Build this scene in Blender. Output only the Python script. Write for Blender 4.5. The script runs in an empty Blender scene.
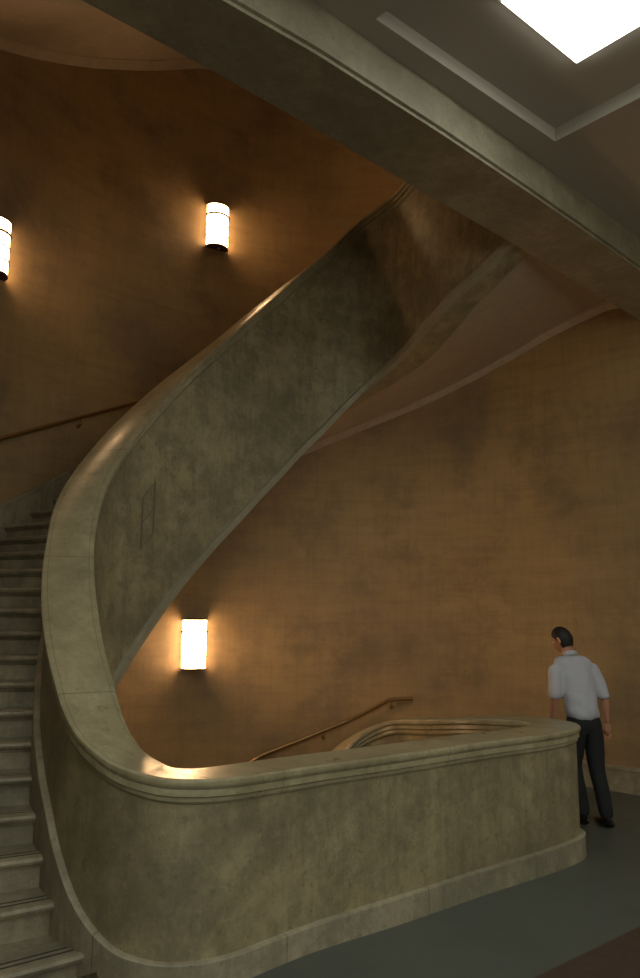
import bpy, bmesh, math, random
import numpy as np
from mathutils import Vector, Matrix
from mathutils.geometry import tessellate_polygon

# ------------------------------------------------------------------ camera, world, exposure, large lights
SC = bpy.context.scene
COL = SC.collection
AZ, PIT, ROLL, FPX = 0.869, 0.162, 0.006, 787.2
EYE = 1.8
def make_camera():
    e = Vector((math.sin(AZ), -math.cos(AZ), 0)); g = Vector((math.cos(AZ), math.sin(AZ), 0))
    fwd = g*math.cos(PIT) + Vector((0, 0, 1))*math.sin(PIT)
    up = e.cross(fwd)
    r2 = e*math.cos(ROLL) + up*math.sin(ROLL); u2 = up*math.cos(ROLL) - e*math.sin(ROLL)
    m = Matrix((r2, u2, -fwd)).transposed().to_4x4(); m.translation = (0, 0, EYE)
    cd = bpy.data.cameras.new('camera'); co = bpy.data.objects.new('camera', cd); COL.objects.link(co)
    co.matrix_world = m
    cd.sensor_fit = 'HORIZONTAL'; cd.sensor_width = 36; cd.lens = FPX/640*36; cd.clip_start = .05
    SC.camera = co
make_camera()
w = bpy.data.worlds.new('world'); SC.world = w; w.use_nodes = True
w.node_tree.nodes['Background'].inputs[0].default_value = (.6, .7, .8, 1)
w.node_tree.nodes['Background'].inputs[1].default_value = 0.02
SC.view_settings.view_transform = 'Standard'; SC.view_settings.look = 'None'
SC.view_settings.exposure = 1.45; SC.view_settings.gamma = 1; SC.view_settings.use_curve_mapping = False
FILL_WINDOW_POWER = .9  # strength of the added windows behind the viewer
PANEL_POWER = 2.7          # cool light panels in the hall ceiling
LAMP_POWER = 21.0          # warm wall lamps
PANEL_COL = (.97, 1.0, .86)
LAMP_COL = (1.0, .60, .29)

# ------------------------------------------------------------------ helpers
def link(name, me, parent=None, mat=None):
    o = bpy.data.objects.new(name, me); COL.objects.link(o)
    if parent: o.parent = parent
    if mat:
        for m in (mat if isinstance(mat, (list, tuple)) else [mat]): me.materials.append(m)
    return o
def tag(o, label=None, cat=None, group=None, kind=None):
    if label: o['label'] = label
    if cat: o['category'] = cat
    if group: o['group'] = group
    if kind: o['kind'] = kind
    return o
def empty(name, loc=(0, 0, 0), rz=0):
    o = bpy.data.objects.new(name, None); COL.objects.link(o); o.location = loc; o.rotation_euler = (0, 0, rz)
    o.empty_display_size = .2
    return o
def from_bm(name, bm, parent=None, mat=None, smooth=False, recalc=True):
    if recalc: bmesh.ops.recalc_face_normals(bm, faces=bm.faces)
    me = bpy.data.meshes.new(name); bm.to_mesh(me); bm.free()
    if smooth:
        me.polygons.foreach_set('use_smooth', [True]*len(me.polygons))
        me.set_sharp_from_angle(angle=math.radians(38))
    return link(name, me, parent, mat)
def box(bm, x0, x1, y0, y1, z0, z1):
    v = [bm.verts.new(p) for p in ((x0,y0,z0),(x1,y0,z0),(x1,y1,z0),(x0,y1,z0),(x0,y0,z1),(x1,y0,z1),(x1,y1,z1),(x0,y1,z1))]
    for f in ((0,3,2,1),(4,5,6,7),(0,1,5,4),(1,2,6,5),(2,3,7,6),(3,0,4,7)): bm.faces.new([v[i] for i in f])
def tube(bm, pts, r, seg=10):
    pts = [Vector(p) for p in pts]; rings = []
    for i, p in enumerate(pts):
        t = (pts[min(i+1, len(pts)-1)] - pts[max(i-1, 0)]).normalized()
        a = t.cross(Vector((0, 0, 1)));  a = a.normalized() if a.length > 1e-3 else Vector((1, 0, 0))
        b = a.cross(t); rr = r[i] if isinstance(r, (list, tuple)) else r
        rings.append([bm.verts.new(p + a*rr*math.cos(2*math.pi*k/seg) + b*rr*math.sin(2*math.pi*k/seg)) for k in range(seg)])
    for A, B in zip(rings, rings[1:]):
        for k in range(seg): bm.faces.new([A[k], A[(k+1) % seg], B[(k+1) % seg], B[k]])
    bm.faces.new(rings[0][::-1]); bm.faces.new(rings[-1])
def prism(bm, poly, z0, z1):
    lo = [bm.verts.new((x, y, z0)) for x, y in poly]; hi = [bm.verts.new((x, y, z1)) for x, y in poly]
    n = len(poly); bm.faces.new(lo[::-1]); bm.faces.new(hi)
    for i in range(n): bm.faces.new([lo[i], lo[(i+1) % n], hi[(i+1) % n], hi[i]])

# ------------------------------------------------------------------ materials
def new_mat(name):
    m = bpy.data.materials.new(name); m.use_nodes = True; nt = m.node_tree
    return m, nt, nt.nodes['Principled BSDF']
def noise(nt, vec, scale, detail=5, rough=.6, mscale=None):
    if mscale:
        mp = nt.nodes.new('ShaderNodeMapping'); mp.inputs['Scale'].default_value = mscale
        nt.links.new(vec, mp.inputs[0]); vec = mp.outputs[0]
    n = nt.nodes.new('ShaderNodeTexNoise'); n.inputs['Scale'].default_value = scale
    n.inputs['Detail'].default_value = detail; n.inputs['Roughness'].default_value = rough
    nt.links.new(vec, n.inputs['Vector']); return n.outputs['Fac']
def ramp(nt, fac, stops):
    r = nt.nodes.new('ShaderNodeValToRGB'); el = r.color_ramp.elements
    while len(el) < len(stops): el.new(.5)
    for e, (p, c) in zip(el, stops): e.position = p; e.color = (*c, 1) if len(c) == 3 else c
    nt.links.new(fac, r.inputs[0]); return r.outputs[0]
def mix(nt, a, b, fac, mode='MIX'):
    m = nt.nodes.new('ShaderNodeMix'); m.data_type = 'RGBA'; m.blend_type = mode
    for s, v in ((m.inputs['Factor'], fac), (m.inputs[6], a), (m.inputs[7], b)):
        if hasattr(v, 'links') or hasattr(v, 'is_linked'): nt.links.new(v, s)
        elif isinstance(v, (int, float)): s.default_value = v
        else: s.default_value = (*v, 1)
    return m.outputs[2]
def math_node(nt, op, a, b=None, c=None):
    m = nt.nodes.new('ShaderNodeMath'); m.operation = op
    for s, v in zip(m.inputs, (a, b, c)):
        if v is None: continue
        if isinstance(v, (int, float)): s.default_value = v
        else: nt.links.new(v, s)
    return m.outputs[0]
def bump(nt, bs, h, strength=.2, dist=.01):
    b = nt.nodes.new('ShaderNodeBump'); b.inputs['Strength'].default_value = strength; b.inputs['Distance'].default_value = dist
    nt.links.new(h, b.inputs['Height']); nt.links.new(b.outputs[0], bs.inputs['Normal'])
def coords(nt, kind='Object'):
    return nt.nodes.new('ShaderNodeTexCoord').outputs[kind]
def grey(v): return (v, v, v)

def stone(name, base, dark, light, rough=.55, stain=.5, joints=None, edge=None, streak=1.0):
    m, nt, bs = new_mat(name); co = coords(nt)
    big = noise(nt, co, 1.3, 6, .62); mid = noise(nt, co, 6, 8, .7); fine = noise(nt, co, 60, 4, .7)
    st = noise(nt, co, 6, 8, .72, (1.8, 1.8, .22))
    c = mix(nt, base, light, ramp(nt, mid, [(.40, grey(0)), (.62, grey(1))]))
    c = mix(nt, c, dark, ramp(nt, big, [(.42, grey(0)), (.64, grey(stain))]))
    c = mix(nt, c, dark, math_node(nt, 'MULTIPLY', ramp(nt, st, [(.46, grey(0)), (.66, grey(1))]), .5*streak))
    spot = noise(nt, co, 14, 6, .75)
    c = mix(nt, c, dark, ramp(nt, spot, [(.56, grey(0)), (.70, grey(.8))]))
    m2 = noise(nt, co, 3.2, 10, .82)
    c = mix(nt, c, dark, ramp(nt, m2, [(.47, grey(0)), (.60, grey(.55*stain/.5))]))
    c = mix(nt, c, light, ramp(nt, m2, [(.33, grey(.8)), (.45, grey(0))]))
    speck = noise(nt, co, 34, 5, .8)
    c = mix(nt, c, tuple(q*.4 for q in dark), ramp(nt, speck, [(.63, grey(0)), (.69, grey(.9*min(1, stain*2)))]))
    c = mix(nt, c, grey(.5), math_node(nt, 'MULTIPLY', fine, .2), 'OVERLAY')
    if joints:
        uv = coords(nt, 'UV'); sx = nt.nodes.new('ShaderNodeSeparateXYZ'); nt.links.new(uv, sx.inputs[0])
        f = math_node(nt, 'FRACT', math_node(nt, 'DIVIDE', math_node(nt, 'ADD', sx.outputs[0], joints[1]), joints[0]))
        j = math_node(nt, 'LESS_THAN', f, .006/joints[0])
        if edge:
            a = math_node(nt, 'ABSOLUTE', sx.outputs[1])
            l = math_node(nt, 'LESS_THAN', math_node(nt, 'ABSOLUTE', math_node(nt, 'SUBTRACT', a, edge)), .0025)
            j = math_node(nt, 'MAXIMUM', j, math_node(nt, 'MULTIPLY', l, .7))
        c = mix(nt, c, tuple(d*.5 for d in dark), math_node(nt, 'MULTIPLY', j, .7))
    nt.links.new(c, bs.inputs['Base Color'])
    rr = ramp(nt, mid, [(.3, grey(rough-.08)), (.8, grey(rough+.12))]); nt.links.new(rr, bs.inputs['Roughness'])
    bump(nt, bs, math_node(nt, 'ADD', math_node(nt, 'MULTIPLY', fine, .5), mid), .25, .006)
    return m

def plain(name, col, rough=.5, metal=0, var=.12, scale=30):
    m, nt, bs = new_mat(name); co = coords(nt); n = noise(nt, co, scale, 4, .6)
    c = mix(nt, tuple(x*(1-var) for x in col), tuple(min(1, x*(1+var)) for x in col), n)
    nt.links.new(c, bs.inputs['Base Color']); bs.inputs['Roughness'].default_value = rough; bs.inputs['Metallic'].default_value = metal
    return m
M = {}
M['body'] = stone('parapet stone', (.31, .257, .145), (.13, .115, .072), (.39, .33, .20), .5, .55, streak=.9)
M['cap'] = stone('coping stone', (.33, .292, .18), (.19, .168, .105), (.42, .375, .245), .33, .4, joints=(1.37, 1.17), edge=.135, streak=.3)
M['skirt'] = stone('skirting stone', (.33, .29, .20), (.16, .15, .11), (.42, .37, .27), .5, .5, joints=(1.1, .3))
M['step'] = stone('step stone', (.31, .275, .195), (.15, .14, .105), (.39, .35, .25), .45, .6)
M['scratch'] = plain('scratched stone line', (.15, .13, .09), .8)
M['soffit'] = stone('soffit plaster', (.40, .33, .25), (.30, .25, .19), (.46, .38, .29), .7, .08, streak=.05)
M['band'] = stone('edge band', (.31, .275, .19), (.20, .18, .13), (.36, .32, .23), .6, .3, streak=.2)
M['beam'] = stone('beam plaster', (.29, .26, .185), (.18, .165, .12), (.36, .325, .235), .65, .45, streak=.5)

def wall_material():
    m, nt, bs = new_mat('stairwell wall plaster'); uv = coords(nt, 'UV')
    hz = noise(nt, uv, 3.0, 7, .7, (.35, 3.2, 1)); vt = noise(nt, uv, 3.0, 7, .7, (4.5, .35, 1))
    big = noise(nt, uv, .55, 5, .6); mid = noise(nt, uv, 3.2, 8, .72); fine = noise(nt, uv, 45, 4, .7)
    c = mix(nt, (.39, .262, .12), (.25, .165, .08), ramp(nt, hz, [(.42, grey(0)), (.70, grey(.6))]))
    c = mix(nt, c, (.22, .155, .09), ramp(nt, vt, [(.46, grey(0)), (.75, grey(.5))]))
    c = mix(nt, c, (.40, .28, .15), ramp(nt, mid, [(.48, grey(0)), (.75, grey(.7))]))
    c = mix(nt, c, (.19, .14, .09), ramp(nt, big, [(.44, grey(0)), (.66, grey(.7))]))
    # faint block courses
    br = nt.nodes.new('ShaderNodeTexBrick'); nt.links.new(uv, br.inputs['Vector'])
    br.inputs['Scale'].default_value = 1; br.inputs['Brick Width'].default_value = 1.15; br.inputs['Row Height'].default_value = .56
    br.inputs['Mortar Size'].default_value = .006; br.inputs['Mortar Smooth'].default_value = .4
    br.inputs['Color1'].default_value = (.92, .92, .92, 1); br.inputs['Color2'].default_value = (1.08, 1.08, 1.08, 1)
    br.inputs['Mortar'].default_value = (.86, .86, .86, 1)
    c = mix(nt, c, br.outputs['Color'], .35, 'MULTIPLY')
    c = mix(nt, c, grey(.5), math_node(nt, 'MULTIPLY', fine, .3), 'OVERLAY')
    blot = noise(nt, uv, 1.1, 9, .75)
    c = mix(nt, c, (.13, .09, .055), ramp(nt, blot, [(.50, grey(0)), (.66, grey(.4))]))
    nt.links.new(c, bs.inputs['Base Color'])
    bs.inputs['Roughness'].default_value = .62
    bump(nt, bs, math_node(nt, 'ADD', math_node(nt, 'MULTIPLY', fine, .4), mid), .3, .006)
    return m
M['wall'] = wall_material()

def floor_material():
    m, nt, bs = new_mat('hall floor'); co = coords(nt)
    big = noise(nt, co, 1.2, 5, .6); mid = noise(nt, co, 9, 6, .7); fine = noise(nt, co, 120, 3, .7)
    c = mix(nt, (.085, .096, .086), (.13, .14, .125), ramp(nt, mid, [(.4, grey(0)), (.75, grey(.7))]))
    c = mix(nt, c, (.065, .072, .064), ramp(nt, big, [(.45, grey(0)), (.7, grey(.7))]))
    c = mix(nt, c, grey(.5), math_node(nt, 'MULTIPLY', fine, .4), 'OVERLAY')
    sx = nt.nodes.new('ShaderNodeSeparateXYZ'); nt.links.new(co, sx.inputs[0])
    line = math_node(nt, 'LESS_THAN', sx.outputs[1], 2.61)
    red = mix(nt, (.085, .052, .040), (.05, .035, .03), fine)
    c = mix(nt, c, red, line)
    nt.links.new(c, bs.inputs['Base Color'])
    nt.links.new(ramp(nt, mid, [(.3, grey(.38)), (.8, grey(.55))]), bs.inputs['Roughness'])
    bump(nt, bs, fine, .12, .003)
    return m
M['floor'] = floor_material()

M['ceiling'] = plain('ceiling paint', (.42, .385, .34), .75, 0, .05, 3)
M['hallwall'] = plain('hall wall paint', (.40, .37, .31), .8, 0, .08, 3)
M['bronze'] = plain('bronze', (.36, .23, .11), .34, .9, .2)
M['lampmetal'] = plain('lamp metal', (.10, .065, .04), .45, .6)
M['ringmetal'] = plain('blackened ring', (.004, .003, .002), .9)
M['grip'] = plain('dark tread strip', (.035, .035, .034), .8)
M['skin'] = plain('skin', (.45, .22, .15), .55)
M['hair'] = plain('dark hair', (.010, .008, .007), .6, 0, .4, 80)
M['shirt'] = plain('light shirt cotton', (.46, .47, .55), .85, 0, .05)
M['trouser'] = plain('black trouser wool', (.012, .013, .017), .85)
M['shoe'] = plain('black shoe leather', (.01, .01, .01), .35)
M['white'] = plain('eye white', (.7, .7, .68), .4)
def emitter(name, col, s):
    m, nt, bs = new_mat(name); nt.nodes.remove(bs); e = nt.nodes.new('ShaderNodeEmission')
    e.inputs[0].default_value = (*col, 1); e.inputs[1].default_value = s
    nt.links.new(e.outputs[0], nt.nodes['Material Output'].inputs[0]); return m
M['panel'] = emitter('luminous ceiling panel', PANEL_COL, PANEL_POWER)
M['window'] = emitter('added fill pane', (1.0, .99, .80), FILL_WINDOW_POWER)  # glow of the added windows, a frontal fill for the hall
M['glow'] = emitter('lamp diffuser', LAMP_COL, LAMP_POWER)
M['glow_dim'] = emitter('dimmer lamp diffuser', LAMP_COL, LAMP_POWER*.45)

# ------------------------------------------------------------------ plan of the well: closed line of the parapet and its rising height
F = 5.566            # floor to floor
CB = .966            # parapet height on the landing
R = F/33
PN = np.array([[5.40,3.70],[4.5,3.711],[3.6,3.712],[2.719,3.722],[2.149,3.746],[1.97,3.993],[1.965,4.408],[2.084,4.945],[2.29,5.497],[2.593,5.952],
 [3.042,6.217],[3.596,6.379],[4.2,6.425],[4.785,6.43],[5.316,6.37],[5.732,6.181],[5.94,5.80],[5.83,5.182],[5.70,4.35],[5.68,3.77]])
ZN = np.array([.960,.967,.971,.975,1.008,1.133,1.443,1.846,2.334,2.87,3.453,4.047,4.639,5.221,5.743,6.166,6.352,6.427,6.532,6.536])
WN = np.array([.18,.177,.177,.178,.165,.154,.166,.175,.164,.177,.201,.202,.184,.183,.181,.179,.19,.195,.193,.189])
n = 20; K = 10
def spline_closed(P):
    q = np.vstack([P, P[:1]]); h = np.linalg.norm(np.diff(q, axis=0), axis=1); m = len(P)
    A = np.zeros((m, m)); b = np.zeros((m, 2))
    for i in range(m):
        hm, hp = h[i-1], h[i]
        A[i, (i-1) % m] += hm; A[i, i] += 2*(hm+hp); A[i, (i+1) % m] += hp
        b[i] = 6*((q[(i+1) % m]-q[i])/hp - (q[i]-P[i-1])/hm)
    S = np.linalg.solve(A, b); out = []
    for i in range(m):
        j = (i+1) % m; t = (np.arange(K)/K)[:, None]; hh = h[i]
        out.append((1-t)*q[i] + t*q[(i+1)] + hh*hh/6*(((1-t)**3-(1-t))*S[i] + (t**3-t)*S[j]))
    return np.concatenate(out)
QS = spline_closed(PN)
TS = np.roll(QS, -1, 0)-np.roll(QS, 1, 0); TS /= np.linalg.norm(TS, axis=1)[:, None]
NS = np.stack([-TS[:, 1], TS[:, 0]], 1)
if ((QS-QS.mean(0))*NS).sum() < 0: NS = -NS
def catmull(vals, s):
    vals = np.asarray(vals, float); i = int(min(max(math.floor(s), 0), len(vals)-2)); t = s-i
    g = lambda k: vals[min(max(k, 0), len(vals)-1)]
    a, b, c, d = g(i-1), g(i), g(i+1), g(i+2)
    return b + .5*t*(c-a + t*(2*a-5*b+4*c-d + t*(3*(b-c)+d-a)))
ZEXT = np.r_[ZN, ZN[:3]+F]
def lerp_arr(arr, s):
    x = (s % n)*K; i = int(math.floor(x)); t = x-i
    return arr[i % (n*K)]*(1-t) + arr[(i+1) % (n*K)]*t
def Qs(s): return lerp_arr(QS, s)
def Ns(s):
    v = lerp_arr(NS, s); return v/np.linalg.norm(v)
def Zs(s):
    if s < 0: return catmull(ZEXT, s+n)-F
    return catmull(ZEXT, s)
def Ws(s):
    x = s % n; i = int(x); t = x-i; return WN[i]*(1-t)+WN[(i+1) % n]*t
def off(s, d):
    p = Qs(s)+Ns(s)*d; return p
def interp(s, xs, ys): return float(np.interp(s, xs, ys))
def D_in(s, level=0):
    if level == 1: return 1.2
    return interp(s, [-2, 4, 5, 6, 7, 8, 15, 15.5, 16, 16.5, 17, 17.5, 18, 18.5, 21], [1.40, 1.40, 1.5, 1.66, 1.85, 1.97, 2.03, 1.99, 1.94, 1.88, 1.84, 1.77, 1.62, 1.41, 1.40])
def D_wall(s, level=0): return interp(s, [4, 9.8, 10.5, 11, 11.5, 12, 12.5, 13, 13.5, 14, 14.5, 15, 15.5, 16, 16.5, 17, 17.5, 18, 18.5], [1.25, 1.24, 1.31, 1.37, 1.44, 1.53, 1.6, 1.68, 1.82, 1.97, 2.05, 1.98, 1.86, 1.73, 1.58, 1.44, 1.36, 1.30, 1.21])
# wall of the stairwell, one point for every node of the parapet from 3 to 19
WALLN = np.array([[.05,2.6],[.02,3.3],[.03,4.0],[.10,4.75],[.27,5.6],[.62,6.45],[1.35,7.3],[2.32,7.93],[3.28,8.24],[4.14,8.33],[4.95,8.33],[5.86,8.16],[6.88,7.6],[7.6,6.75],[7.95,5.85],[8.06,5.0],[8.12,4.1]])
def Wl(s):
    return np.array([catmull(WALLN[:, 0], s-3), catmull(WALLN[:, 1], s-3)])
ARC = {}
def arange(a, b, st):
    k = max(2, int(round((b-a)/st))+1); return [a+(b-a)*i/(k-1) for i in range(k)]

def sweep(name, ss, ring, parent=None, mat=None, closed=True, caps=True, smooth=True, uvv=None):
    """ring(s) -> list of (x, y, z); faces between successive rings, UV = (run length, uvv)"""
    bm = bmesh.new(); uvl = bm.loops.layers.uv.new('UVMap'); prev = None; L = 0; lastp = None; first = None
    for s in ss:
        pts = ring(s); c = Vector(np.mean(np.array(pts), axis=0)); L += (c-lastp).length if lastp is not None else 0; lastp = c
        vs = [bm.verts.new(p) for p in pts]; vv = uvv(s) if uvv else list(range(len(pts)))
        if prev:
            k = len(vs)
            for i in range(k if closed else k-1):
                j = (i+1) % k
                f = bm.faces.new([prev[0][i], prev[0][j], vs[j], vs[i]])
                for lp, q in zip(f.loops, ((prev[1], prev[2][i]), (prev[1], prev[2][j]), (L, vv[j]), (L, vv[i]))): lp[uvl].uv = q
        else: first = vs
        prev = (vs, L, vv)
    if closed and caps: bm.faces.new(first[::-1]); bm.faces.new(prev[0])
    return from_bm(name, bm, parent, mat, smooth)

# ------------------------------------------------------------------ large structure
S_TOP = 16.6        # where the flight below reaches the landing
def step_s():
    ks = [4.95]
    grid = arange(4.9, 18, .01)
    zz = [Zs(s) for s in grid]
    for k in range(1, 31):
        target = CB + k*R
        ks.append(next(s for s, z in zip(grid, zz) if z >= target))
    ks[0] = 0
    ks += [15.3, 15.95, S_TOP]
    return ks        # ks[k] = where nosing k lies
KS = step_s()

def slab_outline():
    P = [(-6.2, -6.2), (8.12, -6.2), (8.12, 3.6)]
    for s in arange(18.9, S_TOP, .3): P.append(tuple(Wl(s)))
    P.append(tuple(Wl(S_TOP)))
    P.append(tuple(off(S_TOP, .05)))
    for s in arange(S_TOP+.3, 20, .3): P.append(tuple(off(s, .0)))
    for s in arange(.3, KS[1], .3): P.append(tuple(off(s, .0)))
    P.append(tuple(off(KS[1]+.05, .05))); P.append(tuple(Wl(5.0))); P.append(tuple(Wl(4))); P.append(tuple(Wl(3))); P.append((-6.2, 2.6))
    return P
OUT = slab_outline()
def slab(name, z0, z1, mat):
    bm = bmesh.new(); nn = len(OUT)
    tris = tessellate_polygon([[Vector((x, y, 0)) for x, y in OUT]])
    lo = [bm.verts.new((x, y, z0)) for x, y in OUT]; hi = [bm.verts.new((x, y, z1)) for x, y in OUT]
    for t in tris:
        bm.faces.new([hi[i] for i in t]); bm.faces.new([lo[i] for i in t[::-1]])
    for i in range(nn): bm.faces.new([lo[i], lo[(i+1) % nn], hi[(i+1) % nn], hi[i]])
    return tag(from_bm(name, bm, None, mat), kind='structure')
slab('floor', -.12, 0, M['floor'])
slab('floor', F-.03, F, M['floor'])
bm = bmesh.new(); box(bm, -6.2, 8.6, -6.2, 8.8, -F-.1, -F); tag(from_bm('floor', bm, None, M['floor']), kind='structure')
bm = bmesh.new(); box(bm, -6.2, 8.6, -6.2, 8.8, 2*F, 2*F+.1); tag(from_bm('ceiling', bm, None, M['ceiling']), kind='structure')

# curved stairwell wall, thick, with run-length UVs
def wall_ring(s):
    p = Wl(s); d = Wl(min(s+.05, 19))-Wl(max(s-.05, 3)); d /= np.linalg.norm(d); nn = np.array([-d[1], d[0]])
    if nn @ (p-np.array([4.1, 5.0])) < 0: nn = -nn
    q = p+nn*.3
    return [(p[0], p[1], -F), (p[0], p[1], 2*F), (q[0], q[1], 2*F), (q[0], q[1], -F)]
sweep('wall_stairwell', arange(3, 19, .1), wall_ring, None, M['wall'], uvv=lambda s: [-F, 2*F, 2*F, -F])['kind'] = 'structure'
def planar_uv(o):
    me = o.data; uv = me.uv_layers.new(name='UVMap')
    for p in me.polygons:
        for li in p.loop_indices:
            v = me.vertices[me.loops[li].vertex_index].co
            uv.data[li].uv = ((v.x, v.z) if abs(p.normal.y) > .5 else ((v.y, v.z) if abs(p.normal.x) > .5 else (v.x, v.y)))
def wall_box(name, a, mat):
    bm = bmesh.new(); box(bm, *a); o = from_bm(name, bm, None, mat); planar_uv(o); return tag(o, kind='structure')
wall_box('wall_right', (8.12, 8.42, -6.2, 4.1, -F, 2*F), M['wall'])
wall_box('wall_front', (-6.2, .05, 2.6, 2.9, -F, 2*F), M['hallwall'])
wall_box('wall_left', (-6.5, -6.2, -6.2, 2.9, -F, 2*F), M['hallwall'])
wall_box('wall_back', (-6.5, 8.42, -6.5, -6.2, -F, 2*F), M['hallwall'])
# glowing windows added unseen behind the viewer, to light the parapet front
for i in range(3):
    x = -4.2+i*3.6
    bm = bmesh.new(); box(bm, x, x+2.2, -6.2, -6.19, .9, 4.6); o = tag(from_bm('window_%d' % (i+1), bm, None, M['window']), kind='structure')
    bm = bmesh.new()
    for k in range(4): box(bm, x+k*2.2/3-.03, x+k*2.2/3+.03, -6.2, -6.12, .85, 4.65)
    for k in range(4): box(bm, x-.03, x+2.23, -6.2, -6.12, .9+k*3.7/3-.03, .9+k*3.7/3+.03)
    from_bm('window_frame', bm, o, M['hallwall'])

# skirting of the right wall
def base_ring_at(p, nn, z=0):
    prof = [(0, 0), (.035, 0), (.035, .22), (.045, .225), (.045, .245), (.02, .262), (0, .265)]
    return [(p[0]-nn[0]*a, p[1]-nn[1]*a, z+b) for a, b in prof]
def base_ring(s):
    p = Wl(s); d = Wl(min(s+.05, 19))-Wl(s-.05); d /= np.linalg.norm(d); nn = np.array([-d[1], d[0]])
    if nn @ (p-np.array([4.1, 5.0])) < 0: nn = -nn
    return base_ring_at(p, nn)
pts = [base_ring(s) for s in arange(S_TOP, 18.95, .15)] + [base_ring_at((8.12, v), (1, 0)) for v in (3.6, 0, -3, -6.2)]
sweep('baseboard_right', list(range(len(pts))), lambda i: pts[i], None, M['skirt'])['kind'] = 'structure'

# ceiling over the hall with its coffers and luminous panels
ZC = 5.42; ZR = 5.53
COFFERS = [(3.02, 4.94), (-.18, 1.74), (-3.4, -1.48)]
CV = [(-.03, 3.07), (-3.6, -.5)]
def ceiling():
    bm = bmesh.new()
    xs = sorted([-6.2, 8.12]+[c for p in COFFERS for c in p]); ys = sorted([-6.2, 3.5]+[c for p in CV for c in p])
    def q(x0, x1, y0, y1, z):
        bm.faces.new([bm.verts.new(p) for p in ((x0, y0, z), (x0, y1, z), (x1, y1, z), (x1, y0, z))])
    for x0, x1 in zip(xs, xs[1:]):
        for y0, y1 in zip(ys, ys[1:]):
            hole = (x0, x1) in COFFERS and (y0, y1) in CV
            if not hole: q(x0, x1, y0, y1, ZC); continue
            b = .0
            for a in ((x0, y0, x0, y1), (x0, y1, x1, y1), (x1, y1, x1, y0), (x1, y0, x0, y0)):
                bm.faces.new([bm.verts.new(p) for p in ((a[0], a[1], ZC), (a[2], a[3], ZC), (a[2], a[3], ZR), (a[0], a[1], ZR))])
            q(x0, x1, y0, y1, ZR)
    # part of the ceiling over the right landing
    poly = [p for p in OUT[2:OUT.index((-6.2, 2.6))] if p[0] > 5.0]
    bmesh.ops.remove_doubles(bm, verts=bm.verts, dist=.0005)
    return tag(from_bm('ceiling', bm, None, M['ceiling'], recalc=False), kind='structure')
ceiling()
def light_panel(x0, x1, y0, y1, label):
    t = empty('ceiling_light', ((x0+x1)/2, (y0+y1)/2, ZR)); tag(t, label, 'ceiling light', 'luminous panels in the hall ceiling')
    cx, cy = (x0+x1)/2, (y0+y1)/2
    bm = bmesh.new()
    for a in ((x0-.02, x1+.02, y0-.02, y0), (x0-.02, x1+.02, y1, y1+.02), (x0-.02, x0, y0, y1), (x1, x1+.02, y0, y1)):
        box(bm, a[0]-cx, a[1]-cx, a[2]-cy, a[3]-cy, -.012, -.001)
    from_bm('frame', bm, t, M['ceiling'])
    bm = bmesh.new(); box(bm, x0-cx, x1-cx, y0-cy, y1-cy, -.03, -.002); from_bm('diffuser', bm, t, M['panel'])
PIN = .55
first = True
for cx0, cx1 in COFFERS:  # only the first panel is in view; the others are added for light
    for cy0, cy1 in CV:
        light_panel(cx0+PIN, cx1-PIN, cy0+PIN, cy1-PIN+.02, 'bright white rectangular light panel in the recessed ceiling' if first else 'white light panel added out of view to light the hall')
        first = False

# beam along the edge of the upper floor
BW = [(-.4, 3.70), (1.45, 3.74), (2.2, 3.75), (3.18, 3.79), (4.2, 3.85), (5.0, 3.89), (5.78, 3.93), (6.7, 3.99), (7.63, 4.06), (8.3, 4.11)]
BR = [(-.4, 3.235), (2.04, 3.23), (2.69, 3.215), (3.85, 3.25), (4.79, 3.30), (5.71, 3.355), (6.88, 3.44), (7.6, 3.50), (8.3, 3.56)]
def beam(z):
    bm = bmesh.new(); us = [-.4+8.55*i/60 for i in range(61)]
    rings = []
    for u in us:
        a = np.interp(u, *zip(*BR)); b = np.interp(u, *zip(*BW))
        pr = [(a+.0, z+.36), (a, z+.04), (a+.022, z+.034), (a+.022, z+.012), (a+.012, z+.006), (a+.012, z), (b, z), (b, z+.36)]
        rings.append([bm.verts.new((u, y, zz)) for y, zz in pr])
    for A, B in zip(rings, rings[1:]):
        for i in range(8): bm.faces.new([A[i], A[(i+1) % 8], B[(i+1) % 8], B[i]])
    bm.faces.new(rings[0]); bm.faces.new(rings[-1][::-1])
    return tag(from_bm('trim_1', bm, None, M['beam'], True), kind='structure')
beam(5.1)

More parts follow.
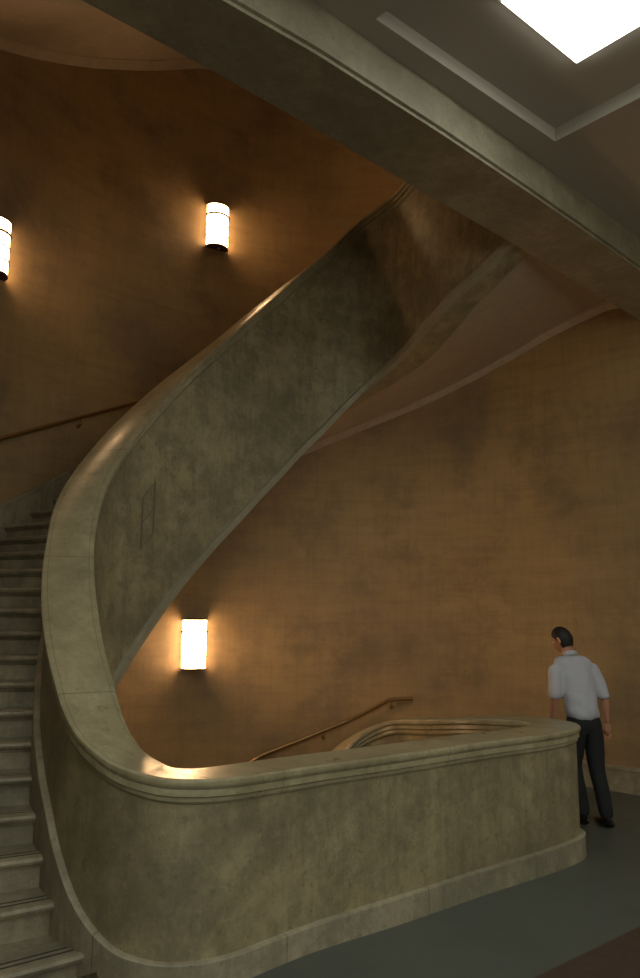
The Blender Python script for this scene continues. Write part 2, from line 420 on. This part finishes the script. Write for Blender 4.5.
# ------------------------------------------------------------------ stone parapets winding round the well
S0, S1 = -.95, 19.05
def mouldings(s, z):
    w_ = Ws(s); b = w_-.035
    prof = [(w_-.012, 0), (w_, -.010), (w_+.003, -.026), (w_-.002, -.042), (w_-.012, -.052), (w_-.010, -.058), (w_-.010, -.086), (w_-.022, -.094), (w_-.022, -.112), (b, -.128)]
    inn = [(w_-.012, 0), (w_, -.010), (w_+.003, -.026), (w_-.002, -.044), (w_-.020, -.056), (w_-.020, -.088), (w_-.040, -.100), (w_-.040, -.128), (w_-.050, -.138), (w_-.062, -.155)]
    out = [(a, z+c) for a, c in prof]+[(-a, z+c) for a, c in inn[::-1]]
    return out
def parapet(level, label):
    z0 = level*F
    t = empty('stone_parapet', (4.0, 3.7, z0)); tag(t, label, 'parapet')
    def P(s, d, z):
        p = off(s, d); return (p[0]-4.0, p[1]-3.7, z)
    def cap_ring(s): return [P(s, d, z) for d, z in mouldings(s, Zs(s))]
    def cap_uv(s): return [d for d, z in mouldings(s, 0)]
    sweep('coping', arange(S0, S1, .1), cap_ring, t, M['cap'], uvv=cap_uv)
    def body_ring(s):
        b = Ws(s)-.035; z = Zs(s)
        return [P(s, b, z-.12), P(s, b, z-D_in(s, level)), P(s, -b+.027, z-D_in(s, level)), P(s, -b+.027, z-.12)]
    sweep('panel', arange(S0, S1, .1), body_ring, t, M['body'])
    def band_ring(s):
        b = Ws(s)-.035; z = Zs(s)-D_in(s, level)
        return [P(s, -b-.015, z-.012), P(s, -b-.015, z+.07), P(s, -b+.012, z+.09), P(s, -b+.05, z+.09), P(s, -b+.05, z-.012)]
    sweep('edge_band', arange(4.6, S1, .1), band_ring, t, M['band'])
    def skirt_ring(s):
        b = Ws(s)-.035; w_ = Ws(s)+.004; z = max(0, Zs(s)-CB); zt = z+interp(s, [-1, 0, 2, 3.5, 4.5, 5, 5.5, 6, 15, 16.6, 20], [.165, .16, .145, .115, .11, .14, .22, .245, .245, .165, .165])
        if s > 15.3: zt = min(zt, F+.165)
        zb = -.01 if s < 4.7 else z-interp(s, [4.7, 5.4], [0, .25])
        if s > 16.4: zb = F-.01
        return [P(s, b-.02, zb), P(s, w_, zb), P(s, w_, zt-.007), P(s, w_-.007, zt-.001), P(s, b+.004, zt+.001), P(s, b-.02, zt+.001)]
    sweep('skirting', arange(S0, S1, .1), skirt_ring, t, M['skirt'])
    return t
par0 = parapet(0, 'pale stone parapet with moulded coping along the landing, sweeping up the stair')
parapet(-1, 'stone parapet curving down beside the descending flight')
parapet(1, 'stone parapet on the floor above, mostly hidden by the beam')

# old repair patch scratched into the well face
def on_well(s, dz): 
    p = off(s, -(Ws(s)-.062)-.004); return (p[0]-4.0, p[1]-3.7, Zs(s)+dz)

def patch():
    bm = bmesh.new(); sa, sb = 10.12, 10.42; w_ = .04
    def quad(s0, s1, d0, d1):
        m = 4
        for k in range(m):
            a, b = s0+(s1-s0)*k/m, s0+(s1-s0)*(k+1)/m
            bm.faces.new([bm.verts.new(on_well(q, d)) for q, d in ((a, d0), (b, d0), (b, d1), (a, d1))])
    for d in (-.72, -.94, -1.16): quad(sa, sb, d, d-.012)
    quad(sa, sa+w_, -.72, -1.17); quad(sb-w_, sb, -.72, -1.17)
    o = from_bm('repair_patch', bm, par0, M['scratch'])
    o['label'] = 'scratched rectangle outline in the stone'
patch()

# ------------------------------------------------------------------ staircases: 33 winding steps, soffit, wall string
def staircase(level, label, detail):
    z0 = level*F
    t = empty('staircase', (1.0, 4.0, z0)); tag(t, label, 'staircase', None)
    O = np.array([1.0, 4.0])
    for k in range(1, 34):
        sa = KS[k]; sb = KS[k+1] if k < 33 else S_TOP+.35
        ia, ib = off(sa, Ws(sa)-.03), off(sb, Ws(sb)-.03)
        oa, ob = Wl(sa)+(Wl(sa)-off(sa, 0))*.01, Wl(sb)+(Wl(sb)-off(sb, 0))*.01
        bm = bmesh.new(); z = k*R; NU = 6
        rings = []
        for u in range(NU+1):
            f = u/NU; A = ia*(1-f)+oa*f; B = ib*(1-f)+ob*f
            # mid curve: follow the winding a little on the lowest steps
            d = B-A; L = np.linalg.norm(d); d = d/L
            prof = [(.012, z-R-.03), (.012, z-.066), (-.004, z-.060), (-.006, z-.050), (-.020, z-.046), (-.034, z-.034), (-.037, z-.020), (-.030, z-.006), (-.016, z),
                    (.030, z), (.030, z-.002), (.052, z-.002), (.052, z), (.080, z), (.080, z-.002), (.102, z-.002), (.102, z), (L+.02, z), (L+.02, z-.03)]
            if L < .12: prof = [(min(a, L*.9) if a < L else a, b) for a, b in prof]
            rings.append([bm.verts.new((*(A+d*a-O), zz)) for a, zz in prof])
        m = len(rings[0]); faces = []
        for A, B in zip(rings, rings[1:]):
            for i in range(m):
                fc = bm.faces.new([A[i], A[(i+1) % m], B[(i+1) % m], B[i]])
                if i in (10, 14): fc.material_index = 1
        bm.faces.new(rings[0][::-1]); bm.faces.new(rings[-1])
        from_bm('step', bm, t, [M['step'], M['grip']], True)
    def soff(s):
        a = off(s, Ws(s)-.05); b = Wl(s); za, zb = Zs(s)-D_in(s, level)+(.03 if level < 1 else -.12), Zs(s)-D_wall(s, level)
        pts = []
        for i in range(7):
            f = i/6; p = a*(1-f)+b*f; ff = f*f*(3-2*f)*.6+f*.4; pts.append((p[0]-O[0], p[1]-O[1], za*(1-ff)+zb*ff+.05))
        return pts + [(x, y, z+.06) for x, y, z in pts[::-1]]
    sweep('soffit', arange(4.7, 18.7, .1), soff, t, M['soffit'])
    def corn(s):
        b = Wl(s); d = off(s, 0)-b; d /= np.linalg.norm(d); z = Zs(s)-D_wall(s, level)
        prof = [(-.02, -.02), (.03, -.02), (.045, .0), (.075, .01), (.09, .03), (.13, .04), (.14, .07), (.14, .10), (-.02, .10)]
        return [(b[0]+d[0]*a-O[0], b[1]+d[1]*a-O[1], z+c) for a, c in prof]
    sweep('cornice', arange(4.7, 18.7, .1), corn, t, M['soffit'])
    def string(s):
        b = Wl(s); d = off(s, 0)-b; d /= np.linalg.norm(d); z = np.interp(s, [KS[k] for k in range(1, 34)], [k*R for k in range(1, 34)])
        prof = [(-.02, -.2), (.03, -.2), (.03, .20), (.04, .21), (.04, .23), (-.02, .25)]
        return [(b[0]+d[0]*a-O[0], b[1]+d[1]*a-O[1], z+c) for a, c in prof]
    sweep('string', arange(KS[1]-.1, S_TOP, .1), string, t, M['skirt'])
    return t
staircase(0, 'wide stone stair with dark grip strips climbing behind the parapet at left', True)
staircase(-1, 'descending stone flight down inside the well behind the parapet', False)
staircase(1, 'next flight up, its pale curved underside at top left', False)

# ------------------------------------------------------------------ handrails on the curved wall
def handrail(level, label):
    z0 = level*F; t = empty('handrail', (2.3, 7.9, z0)); tag(t, label, 'handrail')
    xs = [5, 8, 10.25, 11, 11.5, 12.25, 13, 14, 14.5, 15, 15.25, 15.48, 15.75]; ys = [1.15, 2.45, 3.58, 3.91, 4.1, 4.38, 4.92, 5.68, 5.87, 6.09, 6.22, 6.36, 6.38]
    def pt(s, a=.075, dz=0):
        b = Wl(s); d = off(s, 0)-b; d /= np.linalg.norm(d); return (b[0]+d[0]*a-2.3, b[1]+d[1]*a-7.9, interp(s, xs, ys)+dz)
    bm = bmesh.new(); ss = [s for s in arange(5, 15.75, .1) if abs(s-15.48) > .04]+[15.48]; ss.sort()
    tube(bm, [pt(s) for s in ss], .021, 10); from_bm('rail', bm, t, M['bronze'], True)
    for s in (5.6, 7, 8.4, 9.8, 11.2, 12.6, 13.7, 14.75, 15.5):
        bm = bmesh.new(); tube(bm, [pt(s, -.01, -.10), pt(s, .03, -.10), pt(s, .065, -.075), pt(s, .075, -.01)], .010, 8)
        tube(bm, [pt(s, -.01, -.10), pt(s, .012, -.10)], .028, 10); from_bm('bracket', bm, t, M['bronze'], True)
handrail(0, 'thin handrail on the curved wall behind the climbing steps at left')
handrail(-1, 'bronze handrail running down the back wall below the lower lamp')

# ------------------------------------------------------------------ wall lamps
def wall_lamp(s, z, label, glow='glow'):
    b = Wl(s); d = Wl(s+.05)-Wl(s-.05); ang = math.atan2(d[1], d[0])
    t = empty('wall_lamp', (b[0], b[1], z), ang); tag(t, label, 'wall lamp', 'half-round lamps on the stairwell wall')
    w_, dp, h = .150, .125, .60   # half width, depth, height; local -y points into the well
    def arc(r, y0=0, seg=16, wd=w_, dd=dp):
        return [(math.cos(a)*(wd+r), -(.02+math.sin(a)*(dd+r))) for a in [math.pi*i/seg for i in range(seg+1)]]
    def half(bm, r, za, zb):
        A = arc(r); lo = [bm.verts.new((x, y, za)) for x, y in A]; hi = [bm.verts.new((x, y, zb)) for x, y in A]
        for i in range(len(A)-1): bm.faces.new([lo[i], lo[i+1], hi[i+1], hi[i]])
        bm.faces.new([lo[0], hi[0], hi[-1], lo[-1]]); bm.faces.new(lo[::-1]); bm.faces.new(hi)
    bm = bmesh.new(); half(bm, 0, .02, h-.02); from_bm('diffuser', bm, t, M[glow], True)
    for za, zb, nm in ((0, .02, 'bottom_plate'), (h-.02, h-.004, 'top_plate')):
        bm = bmesh.new(); half(bm, .006, za, zb); from_bm(nm, bm, t, M['lampmetal'])
    bm = bmesh.new(); box(bm, -.145, .145, -.02, .02, .0, h); from_bm('back_plate', bm, t, M['lampmetal'])
    for zz in (.155, .30, .445):
        bm = bmesh.new()
        A = arc(.009)
        tube(bm, [(x, y, zz) for x, y in A], .013 if zz > .4 else .008, 6); from_bm('ring', bm, t, M['ringmetal'])
    for x in (-1, 1):
        bm = bmesh.new(); tube(bm, [(x*.158, -.02, -.005), (x*.158, -.02, h+.005)], .0045, 8); 
        from_bm('side_rod', bm, t, M['lampmetal'])
        bm = bmesh.new(); bmesh.ops.create_uvsphere(bm, u_segments=10, v_segments=8, radius=.015, matrix=Matrix.Translation((x*.05, -.10, h+.008))); from_bm('finial', bm, t, M['bronze'], True)
    bm = bmesh.new(); bmesh.ops.create_uvsphere(bm, u_segments=10, v_segments=8, radius=.02, matrix=Matrix.Translation((0, -.09, -.018))); from_bm('finial', bm, t, M['bronze'], True)
    return t
def lamp_group():
    wall_lamp(13.12, 1.18, 'lit half-round wall lamp seen through the well, above the landing parapet')
    wall_lamp(13.29, 6.56, 'lit half-round wall lamp high on the upper brown wall', 'glow_dim')
    wall_lamp(9.99, 5.21, 'lit half-round wall lamp cut off by the left edge of the photo', 'glow_dim')
    wall_lamp(9.95, 5.22-F, 'lit wall lamp low on the descending flight, hidden behind the stair')
wall_lamp(16.8, 7.9, 'lit wall lamp added out of sight above the beam to brighten the upper wall', 'glow_dim')  # unseen lamp added to even out the upper wall
lamp_group()

# ------------------------------------------------------------------ the person on the landing
def skin_mesh(verts, edges, radii, root=0, sub=2):
    me = bpy.data.meshes.new('tmp'); me.from_pydata([Vector(v) for v in verts], edges, []); me.update()
    o = bpy.data.objects.new('tmp', me); COL.objects.link(o)
    md = o.modifiers.new('Skin', 'SKIN'); md.use_smooth_shade = True; md.branch_smoothing = .6
    for i, r in enumerate(radii):
        sv = me.skin_vertices[0].data[i]; sv.radius = r if isinstance(r, tuple) else (r, r); sv.use_root = (i == root)
    s2 = o.modifiers.new('Sub', 'SUBSURF'); s2.levels = sub; s2.render_levels = sub
    dg = bpy.context.evaluated_depsgraph_get(); dg.update()
    out = bpy.data.meshes.new_from_object(o.evaluated_get(dg)); bpy.data.objects.remove(o); bpy.data.meshes.remove(me)
    return out
def chain(pts, radii, sub=2):
    return skin_mesh(pts, [(i, i+1) for i in range(len(pts)-1)], radii, 0, sub)
def join(name, meshes, parent, mats, mi=None):
    bm = bmesh.new()
    for k, me in enumerate(meshes):
        nf = len(bm.faces); bm.from_mesh(me); bpy.data.meshes.remove(me)
        bm.faces.ensure_lookup_table()
        for f in bm.faces[nf:]: f.material_index = mi[k] if mi else 0; f.smooth = True
    me = bpy.data.meshes.new(name); bm.to_mesh(me); bm.free()
    return link(name, me, parent, mats)
def blob(fn, u=32, v=24):
    """closed surface: fn(unit vector) -> point"""
    bm = bmesh.new(); bmesh.ops.create_uvsphere(bm, u_segments=u, v_segments=v, radius=1)
    for q in bm.verts: q.co = fn(q.co.normalized())
    me = bpy.data.meshes.new('tmp'); bm.to_mesh(me); bm.free(); return me
def person():
    t = empty('person', (6.60, 4.00, 0), math.radians(66-90))
    tag(t, 'person in light shirt and black trousers walking away past the parapet end', 'person')
    J = dict(pelvis=(0,0,.92), waist=(0,.015,1.05), chest=(0,.035,1.22), top=(0,.05,1.34), nb=(0,.075,1.44), nk=(-.01,.105,1.52))
    elL, elR = (-.245,.03,1.10), (.245,-.01,1.10); wrL, wrR = (-.24,.12,.88), (.255,.02,.86)
    V = [J['pelvis'], J['waist'], J['chest'], J['top'], J['nb'], J['nk'], (-.012,.125,1.58)]
    E = [(0,1),(1,2),(2,3),(3,4),(4,5),(5,6)]; Rr = [(.125,.09),(.125,.09),(.145,.095),(.115,.07),(.06,.055),(.054,.056),(.05,.055)]
    def add(p, r, frm): V.append(p); Rr.append(r); E.append((frm, len(V)-1)); return len(V)-1
    for sx, el, wr in ((-1, elL, wrL), (1, elR, wrR)):
        a = add((sx*.17,.045,1.355), (.045,.045), 3); b = add(((sx*.215+el[0])/2,.03,1.24), (.047,.047), a)
        c = add(el, (.038,.038), b); d = add(tuple((Vector(el)*.6+Vector(wr)*.4)), (.037,.035), c); e = add(wr, (.026,.02), d)
    legs = {-1: ((-.085,.13,.50), (-.065,.10,.10)), 1: ((.085,.03,.49), (.065,-.06,.10))}
    for sx, (kn, an) in legs.items():
        h = add((sx*.085,0,.85), (.085,.085), 0); th = add(tuple((Vector((sx*.09,0,.82))+Vector(kn))/2), (.07,.075), h)
        k = add(kn, (.052,.055), th); cf = add(tuple(Vector(kn)*.65+Vector(an)*.35-Vector((0,.015,0))), (.05,.055), k)
        a = add(an, (.033,.038), cf)
    parts = [skin_mesh(V, E, Rr, 0, 2)]; mi = [0]
    # hands: palm and five separate fingers each
    for sx, el, wr in ((-1, elL, wrL), (1, elR, wrR)):
        w0 = Vector(wr); d = (w0-Vector(el)).normalized(); side = Vector((0, 1, 0)); side = (side-d*side.dot(d)).normalized(); nrm = d.cross(side)*sx
        parts.append(chain([w0-d*.01, w0+d*.04, w0+d*.088], [(.024,.016),(.036,.015),(.036,.012)])); mi.append(0)
        for k, (o_, ln) in enumerate(((.029,.070),(.010,.080),(-.009,.074),(-.027,.058))):
            b = w0+d*.078+side*o_; L = ln
            p1 = b+d*L*.45+side*o_*.08; p2 = p1+(d*.85-nrm*.5).normalized()*L*.33; p3 = p2+(d*.6-nrm*.8).normalized()*L*.25
            parts.append(chain([b, p1, p2, p3], [.0095,.009,.0082,.0065], 1)); mi.append(0)
        b = w0+d*.03+side*.026; parts.append(chain([b, b+d*.025+side*.028, b+d*.055+side*.036, b+d*.078+side*.034], [.012,.0115,.0105,.008], 1)); mi.append(0)
    # head, tilted forward and turned to the left
    Hm = Matrix.Translation((-.02,.135,1.605)) @ Matrix.Rotation(math.radians(24), 4, 'Z') @ Matrix.Rotation(math.radians(-20), 4, 'X')
    def headf(v):
        x, y, z = v; p = Vector((x*.076, y*.097, z*.118))
        if z < 0: p.x *= 1-.30*(-z)**1.5; p.y = p.y*(1-.15*(-z)) + .012*(-z)
        if y > .3 and z < -.1 and abs(x) < .5: p.y += .006*(1-abs(x)*2)
        if y > .5: p.y -= .006*math.exp(-((z-.05)/.12)**2)*math.exp(-((abs(x)-.42)/.2)**2)
        return p
    hd = blob(headf); hd.transform(Hm); parts.append(hd); mi.append(0)
    nose = chain([(0,.088,.012), (0,.104,-.010), (0,.114,-.030), (0,.096,-.040)], [.007,.009,.012,.008], 1); nose.transform(Hm); parts.append(nose); mi.append(0)
    for sx in (-1, 1):
        ear = blob(lambda v: Vector((sx*(.076+.010*v.x*sx+.006*abs(v.z)), -.008+.018*v.y, -.005+.031*v.z)), 14, 10); ear.transform(Hm); parts.append(ear); mi.append(0)
        eye = blob(lambda v: Vector((sx*.031, .080, .008))+v*.0125, 12, 10); eye.transform(Hm); parts.append(eye); mi.append(1)
        pup = blob(lambda v: Vector((sx*.031, .0885, .008))+v*.0055, 10, 8); pup.transform(Hm); parts.append(pup); mi.append(2)
        brow = chain([(sx*.014,.090,.028), (sx*.032,.088,.033), (sx*.046,.078,.028)], [.004,.004,.003], 1); brow.transform(Hm); parts.append(brow); mi.append(2)
    for dz, r in ((-.062, .0055), (-.070, .006)):
        lip = chain([(-.022,.080,dz), (0,.090,dz), (.022,.080,dz)], [.003, r, .003], 1); lip.transform(Hm); parts.append(lip); mi.append(3)
    M['lip'] = plain('lips', (.32, .13, .10), .5)
    join('body', parts, t, [M['skin'], M['white'], M['hair'], M['lip']], mi)
    rnd = random.Random(4)
    def hairf(v):
        p = headf(v); front = max(0, v.y)
        grow = 1.09 if (v.z > .42*front+(-.62 if v.y < 0 else -.25+.75*v.y)) else .93
        return p*grow + v*(.003*math.sin(v.x*31+v.z*17)*math.sin(v.y*27) if grow > 1 else 0)
    h = blob(hairf, 48, 36); h.transform(Hm); join('hair', [h], t, [M['hair']])
    # shirt: torso with elbow length sleeves, collar; trousers; belt; shoes
    sv = [(0,.0,.875),(0,.0,1.0),(0,.02,1.12),(0,.035,1.24),(0,.04,1.335),(0,.055,1.41),(0,.08,1.475)]
    sr = [(.178,.140),(.172,.132),(.182,.132),(.195,.132),(.190,.115),(.125,.088),(.066,.066)]
    torso = chain(sv, sr, 2); sl = [torso, chain([(-.19,.045,1.355), (-.09,.06,1.395), (.09,.06,1.395), (.19,.045,1.355)], [(.08,.085),(.09,.095),(.09,.095),(.08,.085)], 2)]
    for sx, el in ((-1, elL), (1, elR)):
        e2 = Vector(el)*.97+Vector((sx*.17,.045,1.385))*.03
        sl.append(chain([(sx*.165,.045,1.375), (sx*.205,.045,1.345), ((sx*.21+el[0])/2,.03,1.23), tuple(e2), tuple(e2-Vector((0,0,.03)))], [(.05,.06),(.068,.072),(.070,.068),(.068,.066),(.067,.064)], 2))
    sh = join('shirt', sl, t, [M['shirt']])
    rm = sh.modifiers.new('Remesh', 'REMESH'); rm.mode = 'VOXEL'; rm.voxel_size = .009; rm.use_smooth_shade = True
    sm = sh.modifiers.new('Smooth', 'SMOOTH'); sm.factor = .6; sm.iterations = 30
    dg = bpy.context.evaluated_depsgraph_get(); dg.update(); me = bpy.data.meshes.new_from_object(sh.evaluated_get(dg)); sh.modifiers.clear(); sh.data = me
    # soft cloth folds
    for v in me.vertices:
        c = v.co; k = .0035*math.sin(c.z*38+c.x*14+math.sin(c.x*9)*2)+.003*math.sin(c.x*52-c.z*20)
        v.co += v.normal*k*(1.2 if c.z < 1.15 else .6)
    col = chain([(-.058,.10,1.478), (-.055,.045,1.492), (0,.015,1.50), (.055,.045,1.492), (.058,.10,1.478)], [(.010,.022)]*5, 2); join('collar', [col], sh, [M['shirt']])
    tv = [(0,0,1.03),(0,0,.93)]; te = [(0,1)]; tr = [(.158,.118),(.170,.132)]
    for sx, (kn, an) in legs.items():
        i = len(tv); K_ = Vector(kn); A_ = Vector(an)
        tv += [(sx*.088,0,.83), tuple((Vector((sx*.09,0,.82))+K_)/2), tuple(K_), tuple(K_*.5+A_*.5-Vector((0,.01,0))), tuple(A_+Vector((0,-.005,-.045)))]
        te += [(1,i),(i,i+1),(i+1,i+2),(i+2,i+3),(i+3,i+4)]; tr += [(.100,.112),(.090,.098),(.074,.078),(.068,.072),(.060,.068)]
    tm = skin_mesh(tv, te, tr, 1, 2); join('trousers', [tm], t, [M['trouser']])
    for sx, (kn, an) in legs.items():
        a = Vector(an)
        def shoef(v, a=a, sx=sx):
            x, y, z = v; wdt = .046*(1-.18*max(0, -y)); zz = z*(.042 if y < 0 else .036-.010*y)
            return Vector((a.x+sx*.004+x*wdt, a.y+.055+y*.145, max(.004, .042+zz)))
        s1 = blob(shoef, 24, 16); s2 = chain([(a.x,a.y,.05), (a.x,a.y,.10)], [(.040,.048),(.038,.044)], 1)
        join('shoe', [s1, s2], t, [M['shoe']])
person()
# the walker leans forward to the left: the whole figure tilts about the feet
pt = next(o for o in COL.objects if o.name == 'person')
for o in list(pt.children)+[g for c in pt.children for g in c.children]:
    if o.type == 'MESH' and not o.name.startswith('shoe'):
        for v in o.data.vertices: v.co.x -= .07*max(0, v.co.z-.05); v.co.y += .05*max(0, v.co.z-.05)
